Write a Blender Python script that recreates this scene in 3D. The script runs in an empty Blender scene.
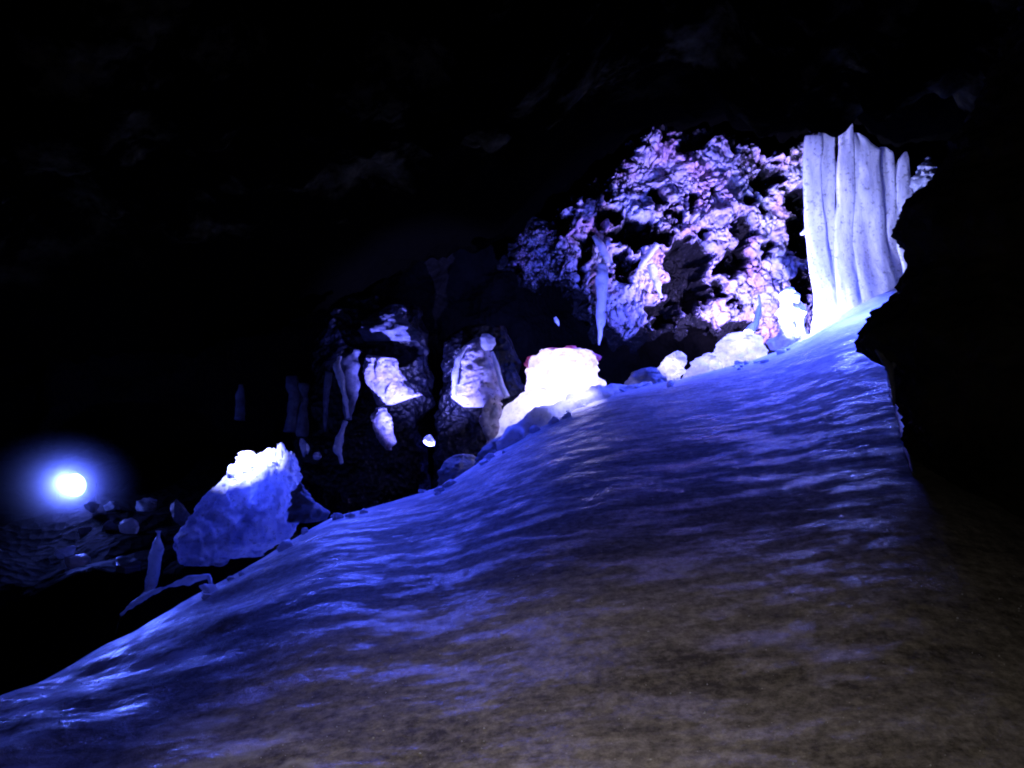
import bpy, math, random
import numpy as np

# ------------------------------------------------------------------ basics
random.seed(7)
S = bpy.context.scene
COL = S.collection
F = 853.3                       # focal length in pixels of a 1024 wide frame
EYE = 1.5

def at(px, py, Y):
    """point of the cave seen in direction (px,py) at distance Y in front of the visitor"""
    return np.array(((px - 512) / F * Y, Y, EYE - (py - 384) / F * Y))

# ------------------------------------------------------------------ numpy noise
def _h(ix, iy, iz, s):
    n = (ix * 374761393 + iy * 668265263 + iz * 1274126177 + s * 974634777) & 0xffffffff
    n = ((n ^ (n >> 13)) * 1274126177) & 0xffffffff
    n = ((n ^ (n >> 16)) * 2246822519) & 0xffffffff
    n = n ^ (n >> 15)
    return (n & 0xffffff) / float(0xffffff)

def vnoise(P, s=0):
    P = np.asarray(P, float)
    I = np.floor(P).astype(np.int64); f = P - I
    u = f * f * f * (f * (f * 6 - 15) + 10)
    r = 0
    for dx in (0, 1):
        for dy in (0, 1):
            for dz in (0, 1):
                w = (u[:, 0] if dx else 1 - u[:, 0]) * (u[:, 1] if dy else 1 - u[:, 1]) * (u[:, 2] if dz else 1 - u[:, 2])
                r = r + w * _h(I[:, 0] + dx, I[:, 1] + dy, I[:, 2] + dz, s)
    return r * 2 - 1

def fbm(P, octv=4, s=0, gain=.5):
    P = np.asarray(P, float); r = 0; a = 1
    for o in range(octv):
        r = r + a * vnoise(P * (2.03 ** o) + 17.3 * o, s + o); a *= gain
    return r

def worley(P, s=0):
    """F1 and F2 distances"""
    P = np.asarray(P, float)
    I = np.floor(P).astype(np.int64)
    f1 = np.full(len(P), 9.); f2 = np.full(len(P), 9.)
    for dx in (-1, 0, 1):
        for dy in (-1, 0, 1):
            for dz in (-1, 0, 1):
                J = I + (dx, dy, dz)
                C = np.stack([J[:, k] + _h(J[:, 0], J[:, 1], J[:, 2], s + 11 * k) for k in range(3)], 1)
                d = np.linalg.norm(C - P, axis=1)
                f2 = np.where(d < f1, f1, np.minimum(f2, d)); f1 = np.minimum(f1, d)
    return f1, f2

def sst(a, b, x):
    t = np.clip((x - a) / (b - a), 0, 1); return t * t * (3 - 2 * t)

def poly_sd(px, py, poly):
    """signed distance, positive inside"""
    poly = np.asarray(poly, float); n = len(poly)
    d = np.full(px.shape, 1e9); ins = np.zeros(px.shape, bool)
    for i in range(n):
        a = poly[i]; b = poly[(i + 1) % n]; e = b - a
        t = np.clip(((px - a[0]) * e[0] + (py - a[1]) * e[1]) / (e @ e), 0, 1)
        d = np.minimum(d, np.hypot(px - a[0] - t * e[0], py - a[1] - t * e[1]))
        c = ((a[1] > py) != (b[1] > py))
        with np.errstate(divide='ignore', invalid='ignore'):
            xi = (b[0] - a[0]) * (py - a[1]) / (b[1] - a[1] + 1e-12) + a[0]
        ins ^= c & (px < xi)
    return np.where(ins, d, -d)

# ------------------------------------------------------------------ mesh helpers
def mesh_obj(name, V, faces, mat, parent=None, attrs=None, smooth=True, loc=None):
    V = np.asarray(V, float)
    if loc is not None: V = V - np.asarray(loc)
    me = bpy.data.meshes.new(name)
    me.from_pydata(V.tolist(), [], faces)
    for k, a in (attrs or {}).items():
        at_ = me.attributes.new(k, 'FLOAT', 'POINT')
        at_.data.foreach_set('value', np.asarray(a, np.float32))
    if smooth: me.polygons.foreach_set('use_smooth', [True] * len(me.polygons))
    me.materials.append(mat); me.update()
    o = bpy.data.objects.new(name, me); COL.objects.link(o)
    if parent is not None:
        o.parent = parent
    elif loc is not None:
        o.location = loc
    return o

def grid_faces(nu, nv, wrap=False):
    fs = []
    for j in range(nv - 1):
        for i in range(nu if wrap else nu - 1):
            k = (i + 1) % nu
            fs.append((j * nu + i, j * nu + k, (j + 1) * nu + k, (j + 1) * nu + i))
    return fs

def grid_normals(V, nu, nv):
    G = V.reshape(nv, nu, 3)
    du = np.gradient(G, axis=1); dv = np.gradient(G, axis=0)
    n = np.cross(du, dv); n /= np.linalg.norm(n, axis=2, keepdims=True) + 1e-12
    return n.reshape(-1, 3)

def tag(o, label, cat, group=None):
    o['label'] = label; o['category'] = cat
    if group: o['group'] = group
    return o

def structure(o):
    o['kind'] = 'structure'; return o

def empty(name, loc, label, cat, group=None):
    o = bpy.data.objects.new(name, None); COL.objects.link(o)
    o.location = loc; o.empty_display_size = .1
    return tag(o, label, cat, group)

def body(name, rows, Y, thick, mat, parent=None, amp=.02, freq=9, seed=1, nring=56, nrow=46,
         crust=0, lean=0, square=1.0, zs=1.0, jag=0, flare=None):
    """a rounded solid from its outline: rows of (py, x_left, x_right) seen at distance Y,
    each row an ellipse 'thick' deep relative to its width (metres if given as tuple)"""
    rows = sorted(rows)
    py = np.array([r[0] for r in rows], float); xl = np.array([r[1] for r in rows], float); xr = np.array([r[2] for r in rows], float)
    t = np.linspace(0, 1, nrow); q = py[0] + (py[-1] - py[0]) * (t ** 1.25)
    L = np.interp(q, py, xl); R = np.interp(q, py, xr)
    hw = (R - L) / 2 / F * Y
    dep = hw * thick if not isinstance(thick, tuple) else thick[0] * np.sqrt(np.clip(hw / hw.max(), .03, 1))
    Vs = []
    th = np.linspace(0, 2 * math.pi, nring, endpoint=False)
    c, s_ = np.cos(th), np.sin(th)
    if square != 1:
        c = np.sign(c) * np.abs(c) ** square; s_ = np.sign(s_) * np.abs(s_) ** square
    for j in range(nrow):
        m = at((L[j] + R[j]) / 2, q[j], Y)
        Vs.append(np.stack([m[0] + hw[j] * c, Y + lean * (q[-1] - q[j]) / F * Y + dep[j] * s_, np.full(nring, m[2])], 1))
    V = np.concatenate(Vs)
    N = grid_normals(V, nring, nrow)
    cen = np.repeat(np.array([v.mean(0) for v in Vs]), nring, 0)
    N = V - cen; N /= np.linalg.norm(N, axis=1, keepdims=True) + 1e-9
    d = amp * fbm(V * freq * [1, 1, zs], 4, seed)
    if crust:
        f1, f2 = worley(V * freq * 3.4, seed + 5)
        d = d - crust * (sst(.0, .75, f1) - .4)
        fr = 1.1 - .9 * sst(.35, .95, f1 + .25 * fbm(V * freq * 3, 3, seed + 8))
    else:
        fr = np.ones(len(V))
    V = V + N * d[:, None]
    tr = np.repeat(t, nring)
    if jag:
        a1 = np.abs(vnoise(V * [7, 7, 0] + .5, seed + 21)) + .6 * np.abs(vnoise(V * [17, 17, 0], seed + 22))
        V[:, 2] += jag * (1 - sst(.0, .45, tr)) * (a1 - .35)
    if flare:
        V[:, 1] -= flare[1] * sst(0, 1, np.repeat((q - flare[0]) / (q[-1] - flare[0]), nring)) ** 1.3
    fs = grid_faces(nring, nrow, True)
    nb = len(V)
    V = np.concatenate([V, V[:nring].mean(0, keepdims=True) + [[0, 0, .25 * amp]], V[-nring:].mean(0, keepdims=True)])
    for i in range(nring):
        k = (i + 1) % nring
        fs.append((nb, k, i)); fs.append((nb + 1, (nrow - 1) * nring + i, (nrow - 1) * nring + k))
    fr = np.concatenate([fr, [fr[:nring].mean(), fr[-nring:].mean()]])
    # outward winding
    fs = [tuple(reversed(f)) for f in fs]
    loc = None
    if parent is None:
        loc = at((L[-1] + R[-1]) / 2, q[-1], Y)
    elif isinstance(parent, bpy.types.Object):
        V = V - np.array(parent.location)
    return mesh_obj(name, V, fs, mat, parent, {'frost': fr}, loc=loc)

def tube(name, pts, rad, mat, parent=None, amp=.006, freq=10, seed=3, nring=16, sub=8):
    """tapered round ice run along a bent path; pts are 3D, rad per point"""
    pts = np.array(pts, float); n = len(pts)
    tt = np.linspace(0, n - 1, (n - 1) * sub + 1)
    P = np.stack([np.interp(tt, range(n), pts[:, k]) for k in range(3)], 1)
    for _ in range(3): P[1:-1] = (P[:-2] + 2 * P[1:-1] + P[2:]) / 4
    R = np.interp(tt, range(n), rad)
    T = np.gradient(P, axis=0); T /= np.linalg.norm(T, axis=1, keepdims=True)
    ref = np.array([0, 1, 0.]); A = np.cross(T, ref); A /= np.linalg.norm(A, axis=1, keepdims=True) + 1e-9
    B = np.cross(A, T)
    th = np.linspace(0, 2 * math.pi, nring, endpoint=False)
    V = (P[:, None] + R[:, None, None] * (np.cos(th)[None, :, None] * A[:, None] + np.sin(th)[None, :, None] * B[:, None])).reshape(-1, 3)
    C = np.repeat(P, nring, 0); N = V - C; N /= np.linalg.norm(N, axis=1, keepdims=True) + 1e-9
    V = V + N * (amp * fbm(V * freq, 3, seed))[:, None]
    fs = grid_faces(nring, len(P), True); nb = len(V)
    V = np.concatenate([V, P[:1], P[-1:]])
    for i in range(nring):
        k = (i + 1) % nring
        fs.append((nb, k, i)); fs.append((nb + 1, (len(P) - 1) * nring + i, (len(P) - 1) * nring + k))
    fr = np.ones(len(V)); loc = None
    if parent is None: loc = pts[-1]
    else: V = V - np.array(parent.location)
    return mesh_obj(name, V, fs, mat, parent, {'frost': fr}, loc=loc)

def stone(name, c, r, mat, seed, rx=0, tilt=0, rough=.35):
    """an angular stone: a ball cut by random planes, then roughened"""
    rnd = np.random.RandomState(seed)
    nr, ns = 26, 36; V = []
    for j in range(nr):
        ph = math.pi * (j + .5) / nr
        V += [(math.sin(ph) * math.cos(a), math.sin(ph) * math.sin(a), math.cos(ph)) for a in np.linspace(0, 2 * math.pi, ns, endpoint=False)]
    V = np.array(V)
    for _ in range(11):
        n = rnd.normal(size=3); n /= np.linalg.norm(n); h = rnd.uniform(.5, .85)
        d = V @ n; V = V - np.outer(np.clip(d - h, 0, None), n)
    V *= (1 + rough * .3 * fbm(V * 2.2, 4, seed))[:, None]
    ca, sa = math.cos(tilt), math.sin(tilt)
    V = V * np.array(r) * 1.15
    V = np.stack([V[:, 0] * ca - V[:, 2] * sa, V[:, 1], V[:, 0] * sa + V[:, 2] * ca], 1) + np.array(c)
    fs = grid_faces(ns, nr, True) + [tuple(range(ns)), tuple(range((nr - 1) * ns, nr * ns))[::-1]]
    fs = [tuple(reversed(f)) for f in fs]
    return mesh_obj(name, V, fs, mat, None, {'frost': np.ones(len(V))}, loc=np.array(c) - [0, 0, r[2]])

# ------------------------------------------------------------------ materials
def new_mat(name):
    m = bpy.data.materials.new(name); m.use_nodes = True
    nt = m.node_tree; nt.nodes.clear()
    return m, nt

def N(nt, t, **kw):
    n = nt.nodes.new(t)
    for k, v in kw.items():
        if k.startswith('i_'):
            n.inputs[k[2:].replace('_', ' ')].default_value = v
        else: setattr(n, k, v)
    return n

def ramp(nt, stops):
    r = N(nt, 'ShaderNodeValToRGB'); e = r.color_ramp.elements
    while len(e) < len(stops): e.new(.5)
    for k, (p, c) in enumerate(stops):
        e[k].position = p; e[k].color = (*c, 1) if len(c) == 3 else c
    return r

def noise(nt, co, scale, detail=6, rough=.6, vec=None):
    n = N(nt, 'ShaderNodeTexNoise'); n.inputs['Scale'].default_value = scale
    n.inputs['Detail'].default_value = detail; n.inputs['Roughness'].default_value = rough
    nt.links.new(vec or co, n.inputs['Vector']); return n

def rock_mat(name, dark=(.008, .008, .008), light=(.075, .066, .052), scale=3.0, rough=.85, bump=.6, spec=.06, lo=.35, hi=.72, attr=None):
    m, nt = new_mat(name); L = nt.links.new
    g = N(nt, 'ShaderNodeNewGeometry').outputs['Position']
    n1 = noise(nt, g, scale, 9, .68); n2 = noise(nt, g, scale * 9, 6, .7)
    r = ramp(nt, [(lo, dark), (hi, light)]); L(n1.outputs['Fac'], r.inputs['Fac'])
    if attr:
        at_n = N(nt, 'ShaderNodeAttribute', attribute_name=attr)
        m0 = N(nt, 'ShaderNodeMix', data_type='RGBA'); L(at_n.outputs['Fac'], m0.inputs['Factor'])
        m0.inputs['A'].default_value = (*dark, 1); L(r.outputs['Color'], m0.inputs['B'])
        col = m0.outputs['Result']
    else: col = r.outputs['Color']
    v = N(nt, 'ShaderNodeTexVoronoi'); v.inputs['Scale'].default_value = scale * 5; L(g, v.inputs['Vector'])
    b1 = N(nt, 'ShaderNodeBump'); b1.inputs['Strength'].default_value = bump; b1.inputs['Distance'].default_value = .05
    L(v.outputs['Distance'], b1.inputs['Height'])
    b2 = N(nt, 'ShaderNodeBump'); b2.inputs['Strength'].default_value = bump; b2.inputs['Distance'].default_value = .02
    L(n2.outputs['Fac'], b2.inputs['Height']); L(b1.outputs['Normal'], b2.inputs['Normal'])
    p = N(nt, 'ShaderNodeBsdfPrincipled'); p.inputs['Roughness'].default_value = rough
    p.inputs['Specular IOR Level'].default_value = spec
    L(col, p.inputs['Base Color']); L(b2.outputs['Normal'], p.inputs['Normal'])
    o = N(nt, 'ShaderNodeOutputMaterial'); L(p.outputs[0], o.inputs[0])
    return m

def frost_mat(name, white=(.78, .76, .82), stain=(.34, .30, .40), rock=(.004, .004, .006), scale=26, tint=.9):
    """lava rock under a crust of frost; the 'frost' attribute sets the crust and, on the wall, painted shade in the holes"""
    m, nt = new_mat(name); L = nt.links.new
    g = N(nt, 'ShaderNodeNewGeometry').outputs['Position']
    a = N(nt, 'ShaderNodeAttribute', attribute_name='frost')
    n1 = noise(nt, g, scale, 5, .7); n2 = noise(nt, g, scale * .22, 5, .6); n3 = noise(nt, g, scale * 3.2, 4, .7)
    # crust coverage
    add = N(nt, 'ShaderNodeMath', operation='MULTIPLY_ADD'); L(n1.outputs['Fac'], add.inputs[0]); add.inputs[1].default_value = 1.5
    sub = N(nt, 'ShaderNodeMath', operation='ADD'); L(a.outputs['Fac'], sub.inputs[0]); sub.inputs[1].default_value = -.62
    L(sub.outputs[0], add.inputs[2])
    cov = ramp(nt, [(.30, (0, 0, 0)), (.62, (1, 1, 1))]); L(add.outputs[0], cov.inputs['Fac'])
    wht = ramp(nt, [(.30, stain), (.66, white)]); L(n2.outputs['Fac'], wht.inputs['Fac'])
    n4 = noise(nt, g, scale * .08, 4, .6)
    hue = ramp(nt, [(.38, (.62, .72, 1.0)), (.52, (.92, .86, 1.0)), (.64, (1.0, .66, .86))]); L(n4.outputs['Fac'], hue.inputs['Fac'])  # pink and blue of the lamps put into the frost colour
    hm = N(nt, 'ShaderNodeMix', data_type='RGBA', blend_type='MULTIPLY'); hm.inputs['Factor'].default_value = tint
    L(wht.outputs['Color'], hm.inputs['A']); L(hue.outputs['Color'], hm.inputs['B']); wht = hm
    mx = N(nt, 'ShaderNodeMix', data_type='RGBA'); L(cov.outputs['Color'], mx.inputs['Factor'])
    mx.inputs['A'].default_value = (*rock, 1); L(wht.outputs['Result'], mx.inputs['B'])
    b = N(nt, 'ShaderNodeBump'); b.inputs['Strength'].default_value = .8; b.inputs['Distance'].default_value = .03
    L(n1.outputs['Fac'], b.inputs['Height'])
    b2 = N(nt, 'ShaderNodeBump'); b2.inputs['Strength'].default_value = .6; b2.inputs['Distance'].default_value = .012
    L(n3.outputs['Fac'], b2.inputs['Height']); L(b.outputs['Normal'], b2.inputs['Normal'])
    p = N(nt, 'ShaderNodeBsdfPrincipled'); p.inputs['Roughness'].default_value = .6
    p.inputs['Specular IOR Level'].default_value = .3
    L(mx.outputs['Result'], p.inputs['Base Color']); L(b2.outputs['Normal'], p.inputs['Normal'])
    o = N(nt, 'ShaderNodeOutputMaterial'); L(p.outputs[0], o.inputs[0])
    return m

def ice_mat(name, c1=(.62, .66, .80), c2=(.80, .82, .90), scale=7, rough=.32, trans=.4, stretch=(1, 1, 1), bump=.5, speck=.35):
    """cloudy ice: partly shining through, glossy, with stretched flow streaks and dark specks"""
    m, nt = new_mat(name); L = nt.links.new
    g = N(nt, 'ShaderNodeNewGeometry').outputs['Position']
    mp = N(nt, 'ShaderNodeMapping'); mp.inputs['Scale'].default_value = stretch; L(g, mp.inputs['Vector'])
    n1 = noise(nt, mp.outputs[0], scale, 6, .65); n2 = noise(nt, g, scale * 3.5, 6, .7)
    r = ramp(nt, [(.35, c1), (.65, c2)]); L(n1.outputs['Fac'], r.inputs['Fac'])
    sp = ramp(nt, [(.34, (1 - speck,) * 3), (.46, (1, 1, 1))]); L(n2.outputs['Fac'], sp.inputs['Fac'])
    mx = N(nt, 'ShaderNodeMix', data_type='RGBA', blend_type='MULTIPLY'); mx.inputs['Factor'].default_value = 1
    L(r.outputs['Color'], mx.inputs['A']); L(sp.outputs['Color'], mx.inputs['B'])
    b = N(nt, 'ShaderNodeBump'); b.inputs['Strength'].default_value = bump; b.inputs['Distance'].default_value = .04
    L(n1.outputs['Fac'], b.inputs['Height'])
    b2 = N(nt, 'ShaderNodeBump'); b2.inputs['Strength'].default_value = bump; b2.inputs['Distance'].default_value = .012
    L(n2.outputs['Fac'], b2.inputs['Height']); L(b.outputs['Normal'], b2.inputs['Normal'])
    p = N(nt, 'ShaderNodeBsdfPrincipled'); p.inputs['Roughness'].default_value = rough
    p.inputs['IOR'].default_value = 1.31
    L(mx.outputs['Result'], p.inputs['Base Color']); L(b2.outputs['Normal'], p.inputs['Normal'])
    t = N(nt, 'ShaderNodeBsdfTranslucent'); L(mx.outputs['Result'], t.inputs['Color']); L(b2.outputs['Normal'], t.inputs['Normal'])
    ms = N(nt, 'ShaderNodeMixShader'); ms.inputs[0].default_value = trans
    L(p.outputs[0], ms.inputs[1]); L(t.outputs[0], ms.inputs[2])
    o = N(nt, 'ShaderNodeOutputMaterial'); L(ms.outputs[0], o.inputs[0])
    return m

def slope_mat():
    """the trodden ice slope: dull dirty ice, smoother wet patches, ripples along the slope"""
    m, nt = new_mat('slope_ice'); L = nt.links.new
    g = N(nt, 'ShaderNodeNewGeometry').outputs['Position']
    mp = N(nt, 'ShaderNodeMapping'); mp.inputs['Scale'].default_value = (.45, 1.5, 1.5); L(g, mp.inputs['Vector'])
    big = noise(nt, mp.outputs[0], .9, 7, .62); mid = noise(nt, mp.outputs[0], 5.0, 10, .74); fine = noise(nt, g, 60, 6, .75)
    r = ramp(nt, [(.41, (.07, .062, .055)), (.5, (.24, .222, .205)), (.60, (.50, .47, .44))])
    ad = N(nt, 'ShaderNodeMix', data_type='FLOAT'); ad.inputs['Factor'].default_value = .62
    grn = noise(nt, g, 22, 6, .8)
    ad2 = N(nt, 'ShaderNodeMix', data_type='FLOAT'); ad2.inputs['Factor'].default_value = .42
    L(big.outputs['Fac'], ad.inputs['A']); L(mid.outputs['Fac'], ad.inputs['B']); L(ad.outputs['Result'], ad2.inputs['A']); L(grn.outputs['Fac'], ad2.inputs['B'])
    L(ad2.outputs['Result'], r.inputs['Fac'])
    wet = ramp(nt, [(.49, (.75,) * 3), (.57, (.24,) * 3)]); L(mid.outputs['Fac'], wet.inputs['Fac'])
    # tiny ice crystals
    v = N(nt, 'ShaderNodeTexVoronoi'); v.inputs['Scale'].default_value = 42; L(g, v.inputs['Vector'])
    sg = ramp(nt, [(.03, (1, 1, 1)), (.12, (0, 0, 0))]); L(v.outputs['Distance'], sg.inputs['Fac'])
    sel = ramp(nt, [(.90, (0, 0, 0)), (.93, (1, 1, 1))]); 
    sx = N(nt, 'ShaderNodeSeparateColor'); L(v.outputs['Color'], sx.inputs[0]); L(sx.outputs[0], sel.inputs['Fac'])
    mu = N(nt, 'ShaderNodeMath', operation='MULTIPLY'); L(sg.outputs['Color'], mu.inputs[0]); L(sel.outputs['Color'], mu.inputs[1])
    mx = N(nt, 'ShaderNodeMix', data_type='RGBA'); L(mu.outputs[0], mx.inputs['Factor'])
    L(r.outputs['Color'], mx.inputs['A']); mx.inputs['B'].default_value = (.85, .85, .88, 1)
    ca = N(nt, 'ShaderNodeAttribute', attribute_name='clean_glint')  # clean ice by the curtain, painted glints on the left flank
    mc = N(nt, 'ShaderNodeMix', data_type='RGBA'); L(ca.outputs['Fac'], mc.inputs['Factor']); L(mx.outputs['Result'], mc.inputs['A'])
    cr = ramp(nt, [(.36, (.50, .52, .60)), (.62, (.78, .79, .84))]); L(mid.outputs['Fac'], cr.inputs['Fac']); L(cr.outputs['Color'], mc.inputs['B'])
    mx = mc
    b0 = N(nt, 'ShaderNodeBump'); b0.inputs['Strength'].default_value = .16; b0.inputs['Distance'].default_value = .014
    L(mid.outputs['Fac'], b0.inputs['Height'])
    b = N(nt, 'ShaderNodeBump'); b.inputs['Strength'].default_value = .6; b.inputs['Distance'].default_value = .010
    L(fine.outputs['Fac'], b.inputs['Height']); L(b0.outputs['Normal'], b.inputs['Normal'])
    p = N(nt, 'ShaderNodeBsdfPrincipled'); p.inputs['IOR'].default_value = 1.31
    L(mx.outputs['Result'], p.inputs['Base Color']); L(wet.outputs['Color'], p.inputs['Roughness'])
    L(b.outputs['Normal'], p.inputs['Normal'])
    o = N(nt, 'ShaderNodeOutputMaterial'); L(p.outputs[0], o.inputs[0])
    return m

def plain_mat(name, col, rough=.5, metal=0., emit=None, es=0):
    m, nt = new_mat(name); L = nt.links.new
    g = N(nt, 'ShaderNodeNewGeometry').outputs['Position']
    n = noise(nt, g, 20, 4); r = ramp(nt, [(.3, tuple(c * .7 for c in col)), (.7, col)]); L(n.outputs['Fac'], r.inputs['Fac'])
    p = N(nt, 'ShaderNodeBsdfPrincipled'); p.inputs['Roughness'].default_value = rough; p.inputs['Metallic'].default_value = metal
    L(r.outputs['Color'], p.inputs['Base Color'])
    if emit:
        p.inputs['Emission Color'].default_value = (*emit, 1); p.inputs['Emission Strength'].default_value = es
    o = N(nt, 'ShaderNodeOutputMaterial'); L(p.outputs[0], o.inputs[0])
    return m

M_rock = rock_mat('lava_rock')
M_ceil = rock_mat('ceiling_lava', (.001, .001, .0008), (.085, .08, .036), 1.5, spec=0, lo=.53, hi=.72, attr='mottle')  # warm light put into the olive patches, lip painted dark
M_floor = rock_mat('floor_lava', (.002, .002, .002), (.009, .0085, .008), 2.2)
M_wet = rock_mat('wet_lava', (.003, .0035, .006), (.013, .016, .036), 3.2, .35, spec=.25, lo=.48, hi=.72)
M_faint = ice_mat('deep_shaded_ice', (.07, .08, .13), (.20, .22, .32), 9, .4, .2)  # dark copy of the ice, weak far light put into its colour
M_blue = ice_mat('blue_ice', (.30, .36, .64), (.58, .62, .86), 7, .3, .4, (1.4, 1.4, .7), .5, .5)
M_rim = ice_mat('pink_light_ice', (.8, .30, .45), (.9, .45, .6), 9, .4, .5)  # pink lamp light put into the ice colour
M_frost = frost_mat('frosted_lava')
M_frost_s = frost_mat('frosted_boulder', (.66, .64, .72), (.30, .27, .36), (.07, .065, .10), 60, .4)
M_slope = slope_mat()
M_ice = ice_mat('cloudy_ice')
M_curtain = ice_mat('fluted_ice', (.60, .62, .74), (.82, .83, .90), 6, .28, .5, (2.4, 2.4, .7), .22, .6)
M_dim = ice_mat('shaded_ice', (.16, .18, .24), (.34, .36, .44), 9, .4, .25)  # darker ice copy, low light put into its colour
M_black = plain_mat('black_housing', (.02, .02, .022), .45, .3)
M_lens = plain_mat('lamp_lens', (.8, .8, .9), .2, 0, (.14, .22, 1), 12)

# ------------------------------------------------------------------ the ice slope
crest_pts = [(-500, 840, 2.6), (-250, 775, 3.2), (-100, 730, 3.7), (0, 695, 4.1), (50, 674, 4.4), (100, 647, 4.7), (150, 622, 5.0), (210, 590, 5.4),
             (270, 552, 5.9), (330, 517, 6.3), (390, 502, 6.8), (440, 487, 7.2), (490, 456, 7.6), (540, 424, 8.0), (580, 405, 8.3), (620, 391, 8.6), (690, 377, 9.0),
             (760, 358, 9.4), (795, 344, 9.7), (815, 330, 9.85), (840, 314, 9.95), (865, 302, 10.0), (890, 290, 10.0), (920, 290, 9.95), (960, 325, 9.5), (1024, 390, 8.6),
             (1150, 430, 7.6), (1500, 470, 6.0)]
cp = np.array(crest_pts, float)

def make_slope():
    nu, nf, nb = 800, 520, 40
    px = np.linspace(-480, 1480, nu)
    cy = np.interp(px, cp[:, 0], cp[:, 1]); cY = np.interp(px, cp[:, 0], cp[:, 2])
    def soft(v, n):
        v = v.copy()
        for _ in range(n): v[1:-1] = (v[:-2] + 2 * v[1:-1] + v[2:]) / 4
        return v
    sy, sY = soft(np.maximum(cy, np.interp(px, [-480, 700, 800, 1480], [0, 0, 318, 318])), 3600), soft(cY, 3600)
    cy, cY = soft(cy, 30), soft(cY, 140)
    k = (px - 512) / F
    cZ = EYE - (cy - 384) / F * cY
    rows = []
    # foot of the slope, close to and behind the visitor
    Z0 = np.interp(px, [-480, 0, 512, 1024, 1480], [-.35, -.2, .02, .12, .2])
    Y0 = np.full(nu, 1.2)
    t = np.linspace(0, 1, nf)
    kk = (sy - 384) / F; sZ = EYE - kk * sY
    Yq = sY * .60; Zq = EYE - kk * Yq - .10 - .18 * np.clip(sZ, 0, 2)
    for a in t:
        a2 = a ** .9
        Y = (1 - a2) ** 2 * Y0 + 2 * a2 * (1 - a2) * Yq + a2 * a2 * cY
        Z = (1 - a2) ** 2 * Z0 + 2 * a2 * (1 - a2) * Zq + a2 * a2 * cZ
        rows.append(np.stack([k * Y, Y, Z], 1))
    for a in np.linspace(0, 1, nb + 1)[1:]:
        Y = cY + 1.1 * a; Z = cZ - .45 * a * a * 2 - .55 * a - (.15 * cZ) * a
        rows.append(np.stack([k * cY * (1 + .02 * a), Y, Z], 1))
    rows = [np.stack([k * 1.2 - 0 * k, np.full(nu, -3.), Z0 - .1], 1) * [2, 1, 1]] + rows
    V = np.concatenate(rows)
    # ripples running along the slope, humps and small pits
    w = fbm(V * [.4, 1.2, 1.2], 2, 21) * .016 + fbm(V * [1.0, 2.2, 2.2], 1, 33) * .004 + fbm(V * 9, 3, 41) * .002
    w += fbm(V * [.45, 3.6, 3.6], 1, 27) * .003
    left = 1 - sst(-2.6, .3, V[:, 0])
    w += left * (fbm(V * [1.6, 2.6, 2.6], 2, 61) * .045 + fbm(V * [4, 6, 6], 3, 62) * .007 * sst(-1.0, -2.2, V[:, 0]))
    w += fbm(V * [16, 22, 22], 4, 63) * .0014 - .002 * (1 - sst(0, .45, worley(V * [11, 15, 15], 64)[0]))
    dist = np.tile(cY, len(rows)) - V[:, 1]
    w *= .45 + .55 * sst(0, .7, np.abs(dist))
    V[:, 2] += w
    fs = grid_faces(nu, len(rows))
    clean_glint = np.clip(sst(1.35, 2.3, V[:, 2]) + .55 * sst(.9, .0, dist) * (V[:, 1] > 3), 0, 1)
    # blue glints painted as white frosty patches on the left flank, thinning out towards the middle
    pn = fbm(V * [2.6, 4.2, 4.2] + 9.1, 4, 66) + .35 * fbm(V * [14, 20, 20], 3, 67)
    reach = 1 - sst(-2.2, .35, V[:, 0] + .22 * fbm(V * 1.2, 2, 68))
    clean_glint = np.maximum(clean_glint, sst(.70, .90, pn * .62 + reach * .72) * sst(0, .25, reach) * (.35 + .6 * sst(3.0, 4.4, V[:, 1])))
    structure(mesh_obj('ice_slope', V, fs, M_slope, None, {'clean_glint': clean_glint}))
    return V[:nu * (nf + 1)]
SLOPE = make_slope()
SPX = 512 + F * SLOPE[:, 0] / np.maximum(SLOPE[:, 1], .5); SPY = 384 - F * (SLOPE[:, 2] - EYE) / np.maximum(SLOPE[:, 1], .5)

# ------------------------------------------------------------------ cave floor, ceiling, far walls
def make_floor():
    nu, nv = 150, 110
    x = np.linspace(-11, 11, nu); y = np.linspace(-4, 16, nv)
    X, Yg = np.meshgrid(x, y); V = np.stack([X, Yg, 0 * X], 2).reshape(-1, 3)
    zz = -.75 + .16 * np.clip(V[:, 0] + 3.5, -3, 8) * sst(3, 9, V[:, 1])
    lf = 1 - sst(-3.2, -1.5, V[:, 0])
    zz = zz * (1 - lf) + lf * (-.12 + .16 * np.clip(V[:, 1] - 7.2, -1.2, 4) - 1.3 * (1 - sst(5.2, 7.2, V[:, 1])))
    V[:, 2] = zz + fbm(V * .9, 5, 5) * .16 + fbm(V * 4, 3, 6) * .05
    V[:, 2] -= 1.2 * (1 - sst(1.5, 5.5, V[:, 1]))
    structure(mesh_obj('cave_floor', V, grid_faces(nu, nv), M_floor))
make_floor()

lip = np.array([(-500, 385), (-100, 372), (0, 366), (100, 360), (200, 352), (300, 322), (360, 296), (400, 274), (440, 255), (490, 248), (522, 224), (556, 194), (590, 164),
                (615, 148), (636, 134), (662, 126), (690, 127), (712, 121), (724, 120), (733, 130), (750, 134), (772, 142), (786, 140), (800, 130), (818, 125),
                (832, 120), (840, 116), (852, 115), (862, 122), (874, 134), (884, 136), (896, 148), (908, 146), (922, 143), (945, 143), (1000, 150), (1500, 150)], float)

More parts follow.
